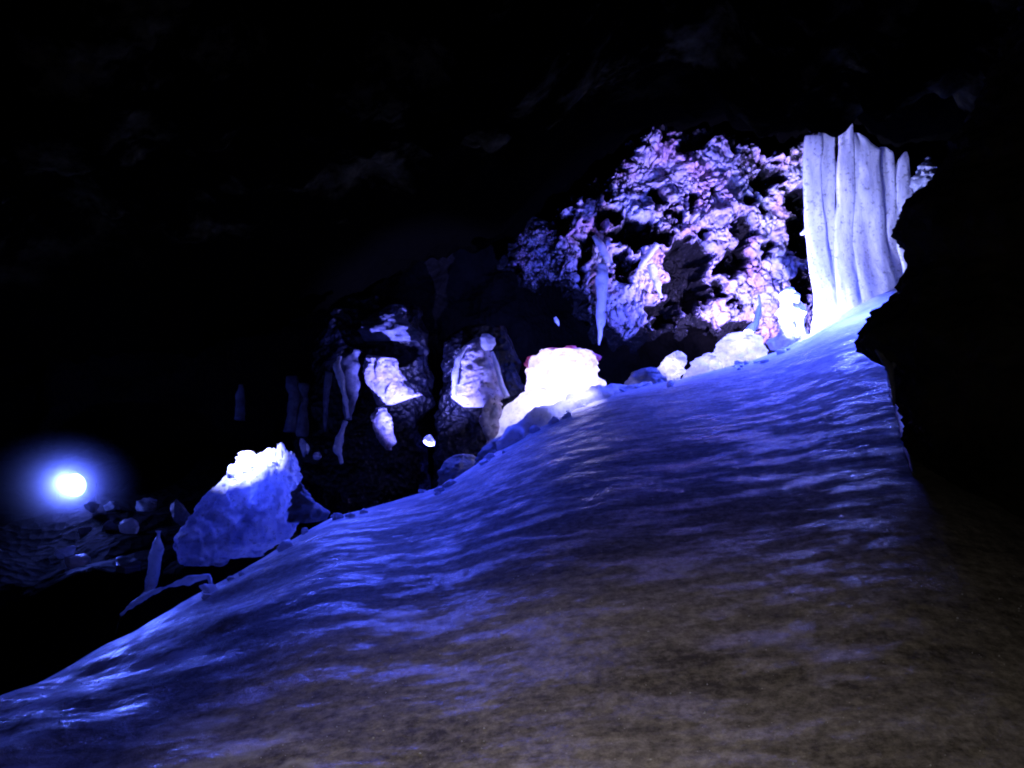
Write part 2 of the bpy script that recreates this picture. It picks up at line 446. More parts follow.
def make_ceiling():
    nu, nv = 460, 130
    px = np.linspace(-480, 1480, nu)
    ly = np.interp(px, lip[:, 0], lip[:, 1])
    LY = np.interp(px, [-480, 300, 560, 640, 820, 1000, 1480], [9.0, 10.2, 10.4, 10.3, 9.9, 9.2, 7.5])
    k = (px - 512) / F; LZ = EYE - (ly - 384) / F * LY
    rows = []
    for a in np.linspace(0, 1, nv - 20):
        Y = -3.2 + (LY + 3.2) * a
        top = 3.5 + .035 * np.clip(Y, 0, 9)
        z = top * (1 - a ** 3.2) + LZ * a ** 3.2
        rows.append(np.stack([k * np.maximum(Y, 4.0) , Y, z], 1))
    for a in np.linspace(0, 1, 21)[1:]:
        rows.append(np.stack([k * LY, LY + 1.0 * a, LZ + 1.6 * a ** .7], 1))
    V = np.concatenate(rows); nv = len(rows)
    edge = np.repeat(np.abs(np.arange(nv) - (nv - 21)), nu)
    f1, f2 = worley(V * 1.6, 71)
    d = fbm(V * .8, 5, 72) * .30 - (1 - sst(0, .6, f1)) * .16 + fbm(V * 6, 4, 75) * .05
    d *= .12 + .88 * sst(0, 22, edge)
    d += (1 - sst(0, 8, edge)) * (fbm(V * 5, 4, 78) * .09 - (1 - sst(0, .5, worley(V * 4, 79)[0])) * .05)
    V[:, 2] += d; V[:, 1] -= .5 * d
    mott = sst(8.6, 7.0, V[:, 1]) if False else 1 - sst(6.6, 8.4, V[:, 1])
    return structure(mesh_obj('cave_ceiling', V, grid_faces(nu, nv), M_ceil, None, {'mottle': mott}))
make_ceiling()

def make_back():
    nu, nv = 260, 120
    px = np.linspace(-700, 1500, nu); z = np.linspace(-1.6, 7, nv)
    Yd = np.interp(px, [-700, 0, 300, 520, 640, 1000, 1500], [9, 10.6, 11.6, 12.6, 13.8, 13.6, 11.5])
    V = np.concatenate([np.stack([(px - 512) / F * Yd, Yd, np.full(nu, q)], 1) for q in z])
    f1, f2 = worley(V * 1.3, 81)
    V[:, 1] -= fbm(V * .9, 5, 82) * .35 - (1 - sst(0, .6, f1)) * .3 + fbm(V * 5, 4, 83) * .07
    structure(mesh_obj('cave_wall', V, grid_faces(nu, nv), M_floor))
make_back()

# walls that close the cave to the left, to the right and behind the visitor
def side(name, P0, P1, seed):
    nu, nv = 90, 50
    P0 = np.array(P0, float); P1 = np.array(P1, float)
    V = np.concatenate([P0 + (P1 - P0) * t for t in [np.linspace(0, 1, nu)[:, None]] for _ in range(1)])
    V = np.concatenate([V + [0, 0, q] for q in np.linspace(-2.2, 7, nv)])
    V += (fbm(V * .9, 5, seed) * .3)[:, None] * np.array([1, 1, 0])
    structure(mesh_obj(name, V, grid_faces(nu, nv), M_rock))
side('cave_side_wall', (-10.5, -4, 0), (-9.5, 12, 0), 91)
side('cave_side_wall', (9.8, -4, 0), (9.8, 14, 0), 92)
side('cave_side_wall', (-11, -3.6, 0), (11, -3.6, 0), 93)

# ------------------------------------------------------------------ frosted lava wall at the back
def make_frost_wall():
    x0, x1, y0, y1 = 490, 850, 90, 420
    nu, nv = 560, 500
    px, py = np.meshgrid(np.linspace(x0, x1, nu), np.linspace(y0, y1, nv))
    px = px.ravel(); py = py.ravel()
    Y = 11.7 + .0 * px
    P = np.stack([(px - 512) / F * Y, Y, EYE - (py - 384) / F * Y], 1)
    outer = [(556, 268), (558, 240), (575, 212), (588, 195), (612, 180), (640, 144), (660, 134), (700, 138), (716, 128), (726, 138), (745, 148), (770, 152), (790, 152), (802, 136), (835, 128),
             (835, 320), (800, 350), (768, 352), (752, 326), (738, 322), (722, 330), (700, 322), (692, 310), (690, 318), (676, 326), (660, 326), (650, 332), (632, 339), (612, 332), (596, 330), (590, 305), (572, 288)]
    wob = np.stack([fbm(P * 7, 4, 101), fbm(P * 7 + 50, 4, 102)], 1) * 7
    qx, qy = px + wob[:, 0], py + wob[:, 1]
    sd = poly_sd(qx, qy, outer)
    holes = [(690, 276, 19, 34), (676, 292, 16, 16), (640, 236, 24, 11), (607, 218, 12, 10), (655, 197, 6, 6), (742, 243, 9, 23), (732, 262, 8, 12), (801, 197, 12, 9), (802, 229, 14, 19), (767, 178, 9, 13),
             (803, 284, 10, 12), (625, 267, 12, 8), (664, 314, 14, 12), (688, 200, 6, 5), (715, 190, 5, 6), (672, 213, 5, 5), (704, 233, 5, 4), (752, 200, 5, 6), (583, 262, 5, 16), (720, 285, 5, 6), (770, 250, 4, 6), (735, 300, 6, 5), (590, 240, 8, 6), (640, 262, 4, 6)]
    hd = np.full(len(px), 99.)
    for cx, cy, rx, ry in holes:
        hd = np.minimum(hd, (np.hypot((qx - cx) / rx, (qy - cy) / ry) - 1.15) * min(rx, ry))
    f1, f2 = worley(P * [9, 9, 6.5], 110); g1, g2 = worley(P * [19, 19, 14], 111)
    pits = fbm(P * 3.2, 4, 120)
    mask = sst(-2, 4, sd + 8 * (pits - .1)) * sst(-1.5, 3.5, hd)  # lit outline and dark of the holes painted through the frost cover
    # lumpy popcorn crust, cracked between the lumps
    lump = (1 - sst(.05, .8, f1)) * .6 + (1 - sst(.05, .8, g1)) * .4
    crack = sst(.04, .20, f2 - f1) * .6 + sst(.03, .2, g2 - g1) * .4
    edge_fade = .55 + .45 * sst(0, 40, sd)
    crust = mask * np.clip(.20 + .62 * lump + .40 * crack + .30 * fbm(P * 5, 3, 130), 0, 1.15) * edge_fade
    # the dimmer frosted corner left of it
    sd2 = poly_sd(qx, qy, [(512, 262), (520, 232), (545, 226), (562, 250), (560, 282), (530, 280)])
    crust = np.maximum(crust, .34 * sst(-4, 6, sd2) * (.6 + .6 * lump))
    depth = .13 * fbm(P * 1.6, 3, 140) + .05 * fbm(P * 7, 3, 141) + .06 * lump + .04 * crack + .18 * mask - .18
    Yn = P[:, 1] - depth + (1 - sst(-10, 4, hd)) * .55 * (sd > 0)
    lower = np.clip((py - 335) / 60, 0, 1)
    Yn += 1.2 * lower * (px < 775)
    # left part of the wall bends away
    V = np.stack([(px - 512) / F * 11.7 + .05 * fbm(P * 6, 2, 150), Yn, P[:, 2] + .03 * fbm(P * 6, 2, 151)], 1)
    keep = (sd > -9) | (sd2 > -8)
    fs = [f for f in grid_faces(nu, nv) if keep[f[0]] and keep[f[2]]]
    fs = [tuple(reversed(f)) for f in fs]
    used = np.zeros(len(V), bool); used[np.array(fs).ravel()] = True
    remap = np.cumsum(used) - 1
    fs = [tuple(int(remap[i]) for i in f) for f in fs]
    o = mesh_obj('frosted_rock_wall', V[used], fs, M_frost, None, {'frost': crust[used]}, loc=at(690, 340, 11.7))
    tag(o, 'rugged lava wall crusted with lavender frost and pierced by black holes, left of the fluted ice columns', 'rock wall')
make_frost_wall()

# ------------------------------------------------------------------ right hand rock
rk = [(-60, 1059, 1700), (20, 1019, 1700), (100, 984, 1700), (140, 959, 1700), (158, 949, 1700), (172, 941, 1700), (186, 925, 1700), (196, 914, 1700), (205, 907, 1700), (215, 904, 1700), (226, 901, 1700), (234, 903, 1700),
      (241, 912, 1700), (252, 916, 1700), (264, 917, 1700), (276, 908, 1700), (290, 899, 1700), (304, 887, 1700), (316, 875, 1700), (328, 865, 1700), (337, 859, 1700), (343, 860, 1700), (350, 867, 1700),
      (360, 879, 1700), (368, 890, 1700), (376, 901, 1700), (392, 904, 1700), (410, 907, 1700), (440, 913, 1700), (470, 921, 1700), (500, 929, 1700), (640, 939, 1700)]
o = body('rock_wall', rk, 4.7, (.95,), M_rock, None, amp=.035, freq=9, seed=160, crust=.03, nring=260, nrow=260)
tag(o, 'huge unlit black rock wall overhanging the right edge of the ice slope', 'rock wall')

# ------------------------------------------------------------------ fluted ice columns
cur = empty('ice_curtain', at(860, 318, 10.3), 'tall bright curtain of fused fluted ice columns reaching from slope to ceiling', 'ice curtain')
for k, (rows, Y, dep) in enumerate([
        ([(136, 805, 820), (142, 803, 822), (180, 804, 823), (240, 806, 825), (300, 806, 830), (340, 798, 838)], 10.34, .20),
        ([(131, 820, 830), (138, 818, 835), (200, 818, 836), (260, 817, 836), (340, 812, 842)], 10.36, .16),
        ([(122, 840, 850), (125, 838, 852), (180, 837, 853), (250, 834, 853), (340, 824, 862)], 10.32, .20),
        ([(133, 852, 860), (140, 851, 868), (150, 850, 878), (200, 850, 882), (260, 848, 887), (340, 838, 892)], 10.33, .24),
        ([(147, 879, 887), (152, 877, 893), (200, 879, 900), (260, 882, 905), (340, 866, 906)], 10.36, .22),
        ([(152, 904, 907), (160, 898, 909), (190, 893, 912), (204, 893, 917), (216, 894, 908), (262, 894, 908), (300, 890, 910)], 10.36, .16)]):
    body('ice_column', rows, Y, (dep * .26,), M_curtain, cur, amp=.02, freq=7, seed=170 + k, nring=64, nrow=110, square=.55, zs=.22, flare=(215, .42))
o = body('frosted_rock', [(158, 924, 929), (166, 920, 933), (172, 917, 934), (178, 915, 941), (184, 914, 938), (192, 914, 930), (199, 914, 920)], 10.2, 1.0, M_dim, None, amp=.07, freq=11, seed=190, crust=.03)
tag(o, 'small jagged blue frost clump tucked between the ice curtain and the right rock', 'frost clump')

o = tube('icicle', [at(871, 337, 4.64), at(879, 352, 4.64), at(889, 366, 4.64), at(893, 385, 4.64), at(894, 406, 4.64)], [.012, .012, .018, .012, .004], M_dim, None)
tag(o, 'thin bent icicle dripping from the lower lip of the right overhang', 'icicle')
o = tube('icicle', [at(898, 356, 4.64), at(894, 364, 4.64), at(891, 371, 4.64)], [.014, .01, .004], M_dim, None)
tag(o, 'tiny short icicle beside the bent one under the right overhang', 'icicle')

# ------------------------------------------------------------------ icicles and streaks in front of the frosted wall
o = tube('icicle', [at(594, 236, 11.1), at(601, 246, 11.05), at(606, 258, 11.05), at(602, 266, 11.05)], [.03, .05, .06, .03], M_ice, None)
tag(o, 'short white icicle slanting down the left part of the frosted wall', 'icicle')
o = tube('icicle', [at(602, 264, 11.0), at(602, 278, 10.98), at(601, 300, 10.98), at(601, 318, 10.98), at(599, 345, 10.98)], [.06, .085, .055, .06, .012], M_ice, None, amp=.015)
tag(o, 'longest white icicle hanging to a point at the left foot of the frosted wall', 'icicle')
o = tube('icicle', [at(657, 244, 11.0), at(650, 253, 11.0), at(643, 262, 11.0), at(640, 270, 11.0)], [.05, .06, .05, .02], M_ice, None, amp=.015)
tag(o, 'stubby white icicle slanting left above the largest black hole of the frosted wall', 'icicle')
o = tube('icicle', [at(651, 264, 11.0), at(654, 276, 11.0), at(658, 286, 11.0), at(661, 298, 11.0)], [.06, .05, .045, .015], M_ice, None, amp=.015)
tag(o, 'white icicle along the left rim of the largest black hole of the frosted wall', 'icicle')
o = tube('icicle', [at(801, 234, 10.6), at(808, 231, 10.5), at(816, 231, 10.4)], [.02, .035, .03], M_ice, None, amp=.01)
tag(o, 'small ice prong sticking out leftwards from the fluted ice columns', 'ice prong')
o = tube('icicle', [at(759, 296, 10.9), at(759, 310, 10.75), at(756, 324, 10.6), at(748, 334, 10.4)], [.02, .035, .04, .06], M_ice, None, amp=.01)
tag(o, 'slender white ice streak flowing down onto the bright crest boulder', 'ice streak')
o = tube('icicle', [at(555, 317, 10.8), at(557, 321, 10.8), at(559, 326, 10.8)], [.02, .03, .012], M_ice, None)
tag(o, 'tiny lone ice chip glinting in the dark above the white ice block', 'ice chip')

# ------------------------------------------------------------------ ice heaps along the crest
def heap(rows, Y, mat, label, cat, name, **kw):
    o = body(name, rows, Y, kw.pop('thick', .8), mat, None, **kw); return tag(o, label, cat)

G = 'ice boulders along the crest of the slope'
for rows, Y, lab, sd_ in [
        ([(288, 788, 793), (297, 783, 799), (310, 780, 803), (328, 777, 806), (350, 772, 812)], 10.05, 'pale pointed ice cone at the foot of the fluted ice curtain', 210),
        ([(333, 733, 752), (338, 726, 760), (345, 720, 764), (354, 716, 768), (368, 712, 770)], 9.75, 'largest bright ice boulder on the crest, under the white ice streak', 211),
        ([(354, 704, 714), (358, 696, 720), (364, 690, 724), (372, 684, 726), (384, 680, 728)], 9.5, 'low elongated ice boulder between the two taller ones on the crest', 212),
        ([(352, 674, 682), (357, 666, 684), (364, 660, 683), (372, 657, 681), (386, 655, 680)], 9.35, 'upright ice boulder at the left end of the boulders near the frosted wall', 213)]:
    tag(body('ice_boulder', rows, Y, .8, M_ice, None, amp=.06, freq=9, seed=sd_, nring=80, nrow=60), lab, 'ice boulder', G)
heap([(368, 645, 655), (372, 634, 660), (380, 626, 664), (392, 620, 668)], 9.2, M_dim, 'low blue ice lump left of the upright crest boulder', 'ice lump', 'ice_lump', amp=.04, seed=214)
heap([(434, 505, 530), (440, 490, 535), (450, 482, 530), (462, 478, 520), (480, 470, 500)], 8.0, M_dim, 'rounded blue ice lump on the crest below the white ice heap', 'ice lump', 'ice_lump', amp=.05, seed=215)
heap([(455, 455, 472), (462, 445, 478), (472, 440, 478), (485, 438, 474), (500, 436, 470)], 8.3, M_dim, 'dim blue ice lump in the dark hollow behind the crest', 'ice lump', 'ice_lump', amp=.05, seed=216)

blk = empty('ice_block', at(563, 402, 8.9), 'overexposed white ice block with pink top rim standing behind the crest', 'ice block')
body('block', [(350, 548, 580), (353, 540, 590), (360, 531, 595), (370, 528, 597), (384, 527, 599), (400, 525, 602), (425, 525, 604)], 8.9, .8, M_ice, blk, amp=.05, freq=8, seed=220, square=.75, nring=120, nrow=80, jag=.05)
for x, y, r, q in [(533, 361, .05, 1), (552, 353, .06, 2), (572, 351, .055, 3), (590, 357, .045, 4)]:
    body('pink_light_cap', [(y - 5, x - 3, x + 3), (y - 2, x - 8, x + 9), (y + 3, x - 9, x + 10), (y + 7, x - 5, x + 5)], 8.95, 1.0, M_rim, blk, amp=.03, freq=16, seed=221 + q, nring=24, nrow=14)  # caps added to show the block's pink rim light
heap([(388, 530, 585), (396, 521, 600), (404, 511, 601), (412, 505, 598), (422, 500, 580), (434, 497, 556), (450, 490, 540)], 8.5, M_ice, 'glaring white ice heap piled in front of the ice block', 'ice heap', 'ice_heap', amp=.07, freq=5, seed=230, nring=90, thick=.45)

o = tube('snow_bank', [at(500, 446, 7.6), at(520, 433, 7.8), at(545, 420, 8.0), at(575, 406, 8.25), at(605, 395, 8.5), at(632, 389, 8.65), at(652, 384, 8.8)], [.05, .12, .15, .13, .10, .07, .03], M_ice, None, amp=.06, freq=6, nring=28)
tag(o, 'white crusty bank of snow along the crest in front of the ice heap', 'snow bank')
# ------------------------------------------------------------------ frosted rocks in the middle
hun = empty('frosted_rock', at(478, 398, 9.3), 'hunched frost speckled rock with white icy edges and a round white knob on top', 'frosted rock')
body('rock', [(338, 474, 483), (344, 467, 490), (352, 462, 493), (362, 457, 496), (375, 454, 499), (388, 453, 502), (397, 452, 505), (402, 458, 500), (407, 466, 490)], 9.3, .7, M_frost_s, hun, amp=.03, freq=8, seed=240, crust=.012, nring=110, nrow=80)
body('knob', [(334, 482, 490), (338, 480, 495), (344, 481, 496), (350, 485, 493)], 9.2, 1.0, M_ice, hun, amp=.015, seed=241, nring=24, nrow=16)
tube('ice_edge', [at(466, 346, 9.2), at(459, 356, 9.12), at(455, 372, 9.08), at(454, 398, 9.05)], [.02, .035, .035, .025], M_ice, hun)
tube('ice_edge', [at(492, 352, 9.2), at(497, 366, 9.12), at(501, 384, 9.08), at(507, 397, 9.05)], [.015, .025, .03, .03], M_ice, hun)
heap([(398, 488, 496), (404, 483, 502), (414, 480, 503), (425, 481, 502), (436, 484, 500), (450, 486, 498)], 9.0, M_frost_s, 'small lavender frosted stone below the hunched rock', 'frosted stone', 'frosted_stone', crust=.012, amp=.03, seed=242)

heap([(355, 366, 372), (358, 364, 394), (364, 362, 397), (372, 364, 401), (382, 368, 407), (390, 371, 416), (395, 373, 422), (399, 374, 408), (405, 377, 390)], 9.6, M_frost_s, 'lavender speckled frost slab with a slanting right edge, left of the hunched rock', 'frosted slab', 'frosted_slab', crust=.012, amp=.03, seed=250, nring=110, nrow=80, thick=.5, zs=.5)
heap([(408, 376, 388), (416, 372, 391), (426, 373, 392), (438, 379, 394), (450, 385, 393)], 9.4, M_frost_s, 'narrow lavender frosted stone hanging below the speckled slab', 'frosted stone', 'frosted_stone', crust=.012, amp=.03, seed=251)
tg = empty('ice_tongue', at(349, 420, 9.3), 'curved dim blue ice tongue with a bright left edge, left of the speckled slab', 'ice tongue')
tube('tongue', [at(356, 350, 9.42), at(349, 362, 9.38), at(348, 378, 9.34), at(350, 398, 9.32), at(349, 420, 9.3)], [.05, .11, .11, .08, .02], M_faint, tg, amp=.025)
tube('ice_edge', [at(340, 356, 9.3), at(337, 366, 9.22), at(341, 382, 9.2), at(345, 396, 9.2), at(348, 418, 9.22)], [.015, .04, .045, .03, .012], M_ice, tg, amp=.015)
o = tube('ice_tongue', [at(345, 421, 9.25), at(340, 436, 9.2), at(338, 450, 9.2), at(342, 464, 9.2)], [.02, .035, .05, .02], M_ice, None, amp=.015)
tag(o, 'short white ice tongue below the curved one', 'ice tongue')
o = tube('ice_tongue', [at(329, 372, 9.6), at(326, 395, 9.6), at(325, 432, 9.6)], [.04, .035, .012], M_faint, None)
tag(o, 'thin dim icicle left of the curved ice tongue', 'icicle')
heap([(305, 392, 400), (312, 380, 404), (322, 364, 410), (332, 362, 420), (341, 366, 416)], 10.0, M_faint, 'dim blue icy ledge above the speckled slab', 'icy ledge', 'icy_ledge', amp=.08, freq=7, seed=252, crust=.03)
for px_, py_, rx_, rz_, ti, lab in [(305, 448, .045, .11, .15, 'small upright ice shard in the dark left of the short ice tongue'), (317, 455, .04, .04, 0, 'tiny round ice chip right of the upright shard left of the short ice tongue'),
                                    (430, 440, .06, .05, -.6, 'tiny glinting ice shard in the middle of the dark hollow')]:
    o = stone('ice_shard', at(px_, py_, 8.9), (rx_, .06, rz_), M_ice, 400 + px_, tilt=ti, rough=.6); tag(o, lab, 'ice shard')
for k, (x, y0, y1, w) in enumerate([(292, 376, 432, 7), (303, 384, 436, 6), (240, 385, 420, 5)]):
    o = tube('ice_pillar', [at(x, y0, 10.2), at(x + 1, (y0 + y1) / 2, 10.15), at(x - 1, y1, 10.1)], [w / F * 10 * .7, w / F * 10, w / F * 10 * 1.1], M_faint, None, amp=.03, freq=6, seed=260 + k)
    tag(o, ['dim ice pillar on the dark rear wall, the taller left one of the close pair', 'dim ice pillar on the dark rear wall, the right one of the close pair', 'small faint ice pillar standing alone on the dark rear wall'][k], 'ice pillar', 'faint ice pillars on the rear wall')

# dark lava outcrops that carry the frosted patches
for rows, Y, lab, sd_ in [
        ([(296, 345, 395), (310, 326, 424), (340, 318, 432), (380, 312, 430), (430, 300, 425), (470, 290, 430), (520, 280, 440)], 10.35, 'dark lava outcrop behind the speckled slab and the ice tongues', 300),
        ([(326, 462, 500), (350, 448, 512), (390, 440, 520), (430, 436, 522), (480, 430, 522), (510, 430, 522)], 9.95, 'dark lava outcrop behind the hunched rock', 301)]:
    tag(body('rock_outcrop', rows, Y, .45, M_wet, None, amp=.10, freq=3, seed=sd_, nring=110, nrow=90), lab, 'rock')
for rows, Y, lab, sd_ in [
        ([(554, 196, 280), (566, 168, 300), (596, 150, 312)], 7.45, 'low dark rock under the large ice stump', 302)]:
    tag(body('rock_outcrop', rows, Y, .8, M_floor, None, amp=.06, freq=4, seed=sd_), lab, 'rock')

# ------------------------------------------------------------------ the big ice stump at the left
stump_rows = [(446, 267, 272), (452, 262, 277), (458, 246, 284), (464, 234, 288), (471, 224, 290), (480, 215, 295), (494, 205, 297), (510, 197, 298), (526, 186, 296), (538, 178, 290), (548, 176, 270), (560, 184, 250)]
st = body('ice_stump', stump_rows, 7.4, .75, M_blue, None, amp=.06, freq=9, seed=270, nring=200, nrow=140, lean=.25, zs=.45, jag=.16)
tag(st, 'large dome shaped ice stump with a glowing white jagged top, left of the crest', 'ice stump')
heap([(482, 297, 304), (492, 292, 311), (504, 290, 319), (520, 288, 328)], 7.1, M_dim, 'small dark blue ice mound against the right side of the ice stump', 'ice mound', 'ice_mound', amp=.05, seed=271)
o = body('ice_spike', [(531, 157, 160), (540, 154, 162), (552, 151, 162), (564, 149, 160), (578, 146, 157), (592, 142, 153), (604, 139, 150), (614, 136, 148)], 6.8, .9, M_ice, None, amp=.018, freq=11, seed=272, nring=40, nrow=40)
tag(o, 'slim blue ice spike leaning right, standing left of the ice stump', 'ice spike')
lg = empty('ice_ledge', at(160, 630, 5.85), 'dark ledge with a thin pale arc standing in for its backlit rim on the lower left crest', 'ice ledge')
body('ledge', [(579, 200, 208), (583, 176, 214), (590, 158, 214), (598, 143, 209), (607, 130, 198), (617, 122, 180), (640, 114, 160)], 5.85, .35, M_floor, lg, amp=.02, freq=7, seed=273, nring=80, nrow=50)
tube('backlit_rim', [at(121, 615, 5.8), at(132, 605, 5.78), at(146, 596, 5.76), at(163, 588, 5.76), at(182, 582, 5.76), at(200, 578, 5.78), at(209, 577, 5.8), at(212, 586, 5.7)], [.010, .02, .017, .015, .017, .022, .026, .016], M_ice, lg, amp=.014, freq=12)  # pale tube stands in for backlight along the ledge top

RG = 'small rocks in the dark below the floodlight'
rocks = [((86, 98, 503, 513), 8.6, 'small blue rock just below right of the floodlight'), ((104, 117, 503, 514), 8.7, 'small slanted blue rock right of the one under the floodlight'),
         ((79, 91, 526, 536), 8.3, 'flat blue rock farthest left in the row below the floodlight'), ((102, 119, 523, 537), 8.3, 'roundest blue rock in the middle of the group below the floodlight'),
         ((119, 135, 520, 535), 8.25, 'bright edged stone touching the roundest blue rock'), ((136, 158, 500, 520), 9.0, 'dim rock farthest right in the group below the floodlight'),
         ((58, 73, 548, 557), 7.6, 'stone painted bright as if lit, lowest in the dark left corner'), ((66, 88, 556, 567), 7.5, 'flat stone painted bright as if lit, touching the lowest one in the left corner'),
         ((172, 188, 502, 524), 7.8, 'small frosted stone against the left side of the ice stump'), ((113, 140, 558, 573), 7.2, 'dim stone to the left of the leaning ice spike')]
for k, ((a, b, c, d), Y, lab) in enumerate(rocks):
    w = (b - a) / F * Y; h = (d - c) / F * Y
    o = stone('rock', at((a + b) / 2, (c + d) / 2, Y), (w * .6, w * .55, h * .6), M_ice if k in (4, 6, 7) else M_dim, 280 + k, rx=random.uniform(-.5, .5), tilt=random.uniform(-.5, .5))  # lit stones get the paler ice, their light put into the colour
    tag(o, lab, 'rock', RG)

def on_slope(px, py):
    k = np.argmin((SPX - px) ** 2 + (SPY - py) ** 2); return SLOPE[k]
o = tube('ice_rib', [on_slope(x, y) + np.array((0, -.03, .0)) for x, y in ((886, 372), (893, 395), (900, 425), (907, 452), (911, 474))], [.02, .03, .03, .025, .01], M_dim, None, amp=.012)
tag(o, 'dim teal ice rib following the foot of the overhanging right rock', 'ice rib')
for k in range(46):
    px_ = random.choice([random.uniform(635, 790), random.uniform(480, 640), random.uniform(300, 470), random.uniform(190, 320)])
    py_ = np.interp(px_, cp[:, 0], cp[:, 1]) + random.uniform(0, 7)
    p = on_slope(px_, py_); r = random.uniform(.012, .04)
    tag(stone('ice_crumb', p + [0, 0, r * .3], (r * 1.4, r, r), M_ice, 600 + k, tilt=random.uniform(-.5, .5)), 'little crumb of clear ice lying loose along the crest of the slope', 'ice crumb', 'ice crumbs strewn along the crest')
def grit():
    V = []; Fs = []; n = 0
    idx = np.where((SPY > 560) & (SPX > 0) & (SPX < 1024) & (SPY < 780))[0]
    for k in range(420):
        p = SLOPE[random.choice(idx)]; r = random.uniform(.0015, .005)
        t = [p + r * np.array(q) * random.uniform(.6, 1.3) for q in [(1, 0, 0), (-1, 0, 0), (0, 1, 0), (0, -1, 0), (0, 0, 1), (0, 0, -1)]]
        V += t; Fs += [tuple(n + a for a in f) for f in [(0, 2, 4), (2, 1, 4), (1, 3, 4), (3, 0, 4), (2, 0, 5), (1, 2, 5), (3, 1, 5), (0, 3, 5)]]; n += 6
    o = mesh_obj('ice_grit', V, Fs, M_ice, smooth=False); o['kind'] = 'stuff'; tag(o, 'tiny glinting ice grains scattered over the brown foreground ice', 'ice grit')
grit()

# ------------------------------------------------------------------ floodlight
LP = at(75, 485, 9.0)
def box(x0, x1, y0, y1, z0, z1):
    v = [(x, y, z) for x in (x0, x1) for y in (y0, y1) for z in (z0, z1)]
    f = [(0, 1, 3, 2), (4, 6, 7, 5), (0, 4, 5, 1), (2, 3, 7, 6), (0, 2, 6, 4), (1, 5, 7, 3)]
    return v, f
def boxes(name, bs, mat, parent):
    V = []; Fs = []
    for b in bs:
        v, f = box(*b); n = len(V); V += v; Fs += [tuple(i + n for i in q) for q in f]
    o = mesh_obj(name, V, Fs, mat, parent, smooth=False)
    md = o.modifiers.new('edge', 'BEVEL'); md.width = .006; md.segments = 2
    return o
floor_z = .12
fl = empty('floodlight', (LP[0], LP[1], floor_z), 'round glowing floodlight on a stand shining out of the dark at far left', 'floodlight')
hz = LP[2] - floor_z
th = np.linspace(0, 2 * math.pi, 48, endpoint=False)
prof = [(.0, .20), (.07, .16), (.10, .10), (.13, .02), (.135, -.02), (.126, -.02), (.122, .0)]
V = []
for r, y in prof: V += [(r * math.cos(a), y, hz + r * math.sin(a)) for a in th]
mesh_obj('housing', V, grid_faces(48, len(prof), True), M_black, fl)
lens = [(0.0001, -.012), (.06, -.012), (.10, -.006), (.121, .002)]
V = []
for r, y in lens: V += [(r * math.cos(a), y, hz + r * math.sin(a)) for a in th]
mesh_obj('lens', V, grid_faces(48, len(lens), True), M_lens, fl)
boxes('bracket', [(-.215, -.2, .03, .07, hz - .24, hz + .02), (.2, .215, .03, .07, hz - .24, hz + .02), (-.215, .215, .03, .07, hz - .255, hz - .24)], M_black, fl)
boxes('stand', [(-.025, .025, .025, .075, .02, hz - .256), (-.16, .16, -.06, .16, 0, .02)], M_black, fl)

# added mist volume for the bloom round the floodlight
def halo():
    m, nt = new_mat('halo'); L = nt.links.new
    tc = N(nt, 'ShaderNodeTexCoord')
    gr = N(nt, 'ShaderNodeTexGradient', gradient_type='QUADRATIC_SPHERE'); L(tc.outputs['Object'], gr.inputs['Vector'])
    mu = N(nt, 'ShaderNodeMath', operation='MULTIPLY'); L(gr.outputs['Fac'], mu.inputs[0]); mu.inputs[1].default_value = 1.6
    v = N(nt, 'ShaderNodeVolumeScatter'); v.inputs['Color'].default_value = (.75, .8, 1, 1); v.inputs['Anisotropy'].default_value = .2
    pw = N(nt, 'ShaderNodeMath', operation='POWER'); L(gr.outputs['Fac'], pw.inputs[0]); pw.inputs[1].default_value = 3.0
    ma = N(nt, 'ShaderNodeMath', operation='MULTIPLY_ADD'); L(pw.outputs[0], ma.inputs[0]); ma.inputs[1].default_value = 9.0; L(mu.outputs[0], ma.inputs[2])
    L(ma.outputs[0], v.inputs['Density'])
    o = N(nt, 'ShaderNodeOutputMaterial'); L(v.outputs[0], o.inputs['Volume'])
    nr, ns = 20, 32; V = []
    for j in range(nr):
        ph = math.pi * (j + .5) / nr
        V += [(math.sin(ph) * math.cos(a), math.sin(ph) * math.sin(a), math.cos(ph)) for a in np.linspace(0, 2 * math.pi, ns, endpoint=False)]
    fs = grid_faces(ns, nr, True) + [tuple(range(ns)), tuple(range((nr - 1) * ns, nr * ns))[::-1]]
    fs = [tuple(reversed(f)) for f in fs]
    o = mesh_obj('halo', V, fs, m); o.location = LP + np.array((-.07, -.22, .01)); o.scale = (.88, .70, .62)
    o['kind'] = 'stuff'; tag(o, 'blue glowing mist volume added around the floodlight', 'halo')
halo()

# ------------------------------------------------------------------ lamps
def aim(o, target):
    from mathutils import Vector
    d = Vector(target) - o.location
    o.rotation_euler = d.to_track_quat('-Z', 'Y').to_euler()
def lamp(name, loc, power, col, radius=0.0, spot=None, target=None, blend=.6):
    l = bpy.data.lights.new(name, 'SPOT' if spot else 'POINT'); l.energy = power; l.color = col; l.shadow_soft_size = radius
    if spot: l.spot_size = math.radians(spot); l.spot_blend = blend
    o = bpy.data.objects.new(name, l); COL.objects.link(o); o.location = tuple(loc)
    if target is not None: aim(o, target)
    return o

BLUE = (.04, .075, 1.0); PALE = (.36, .38, 1.0)
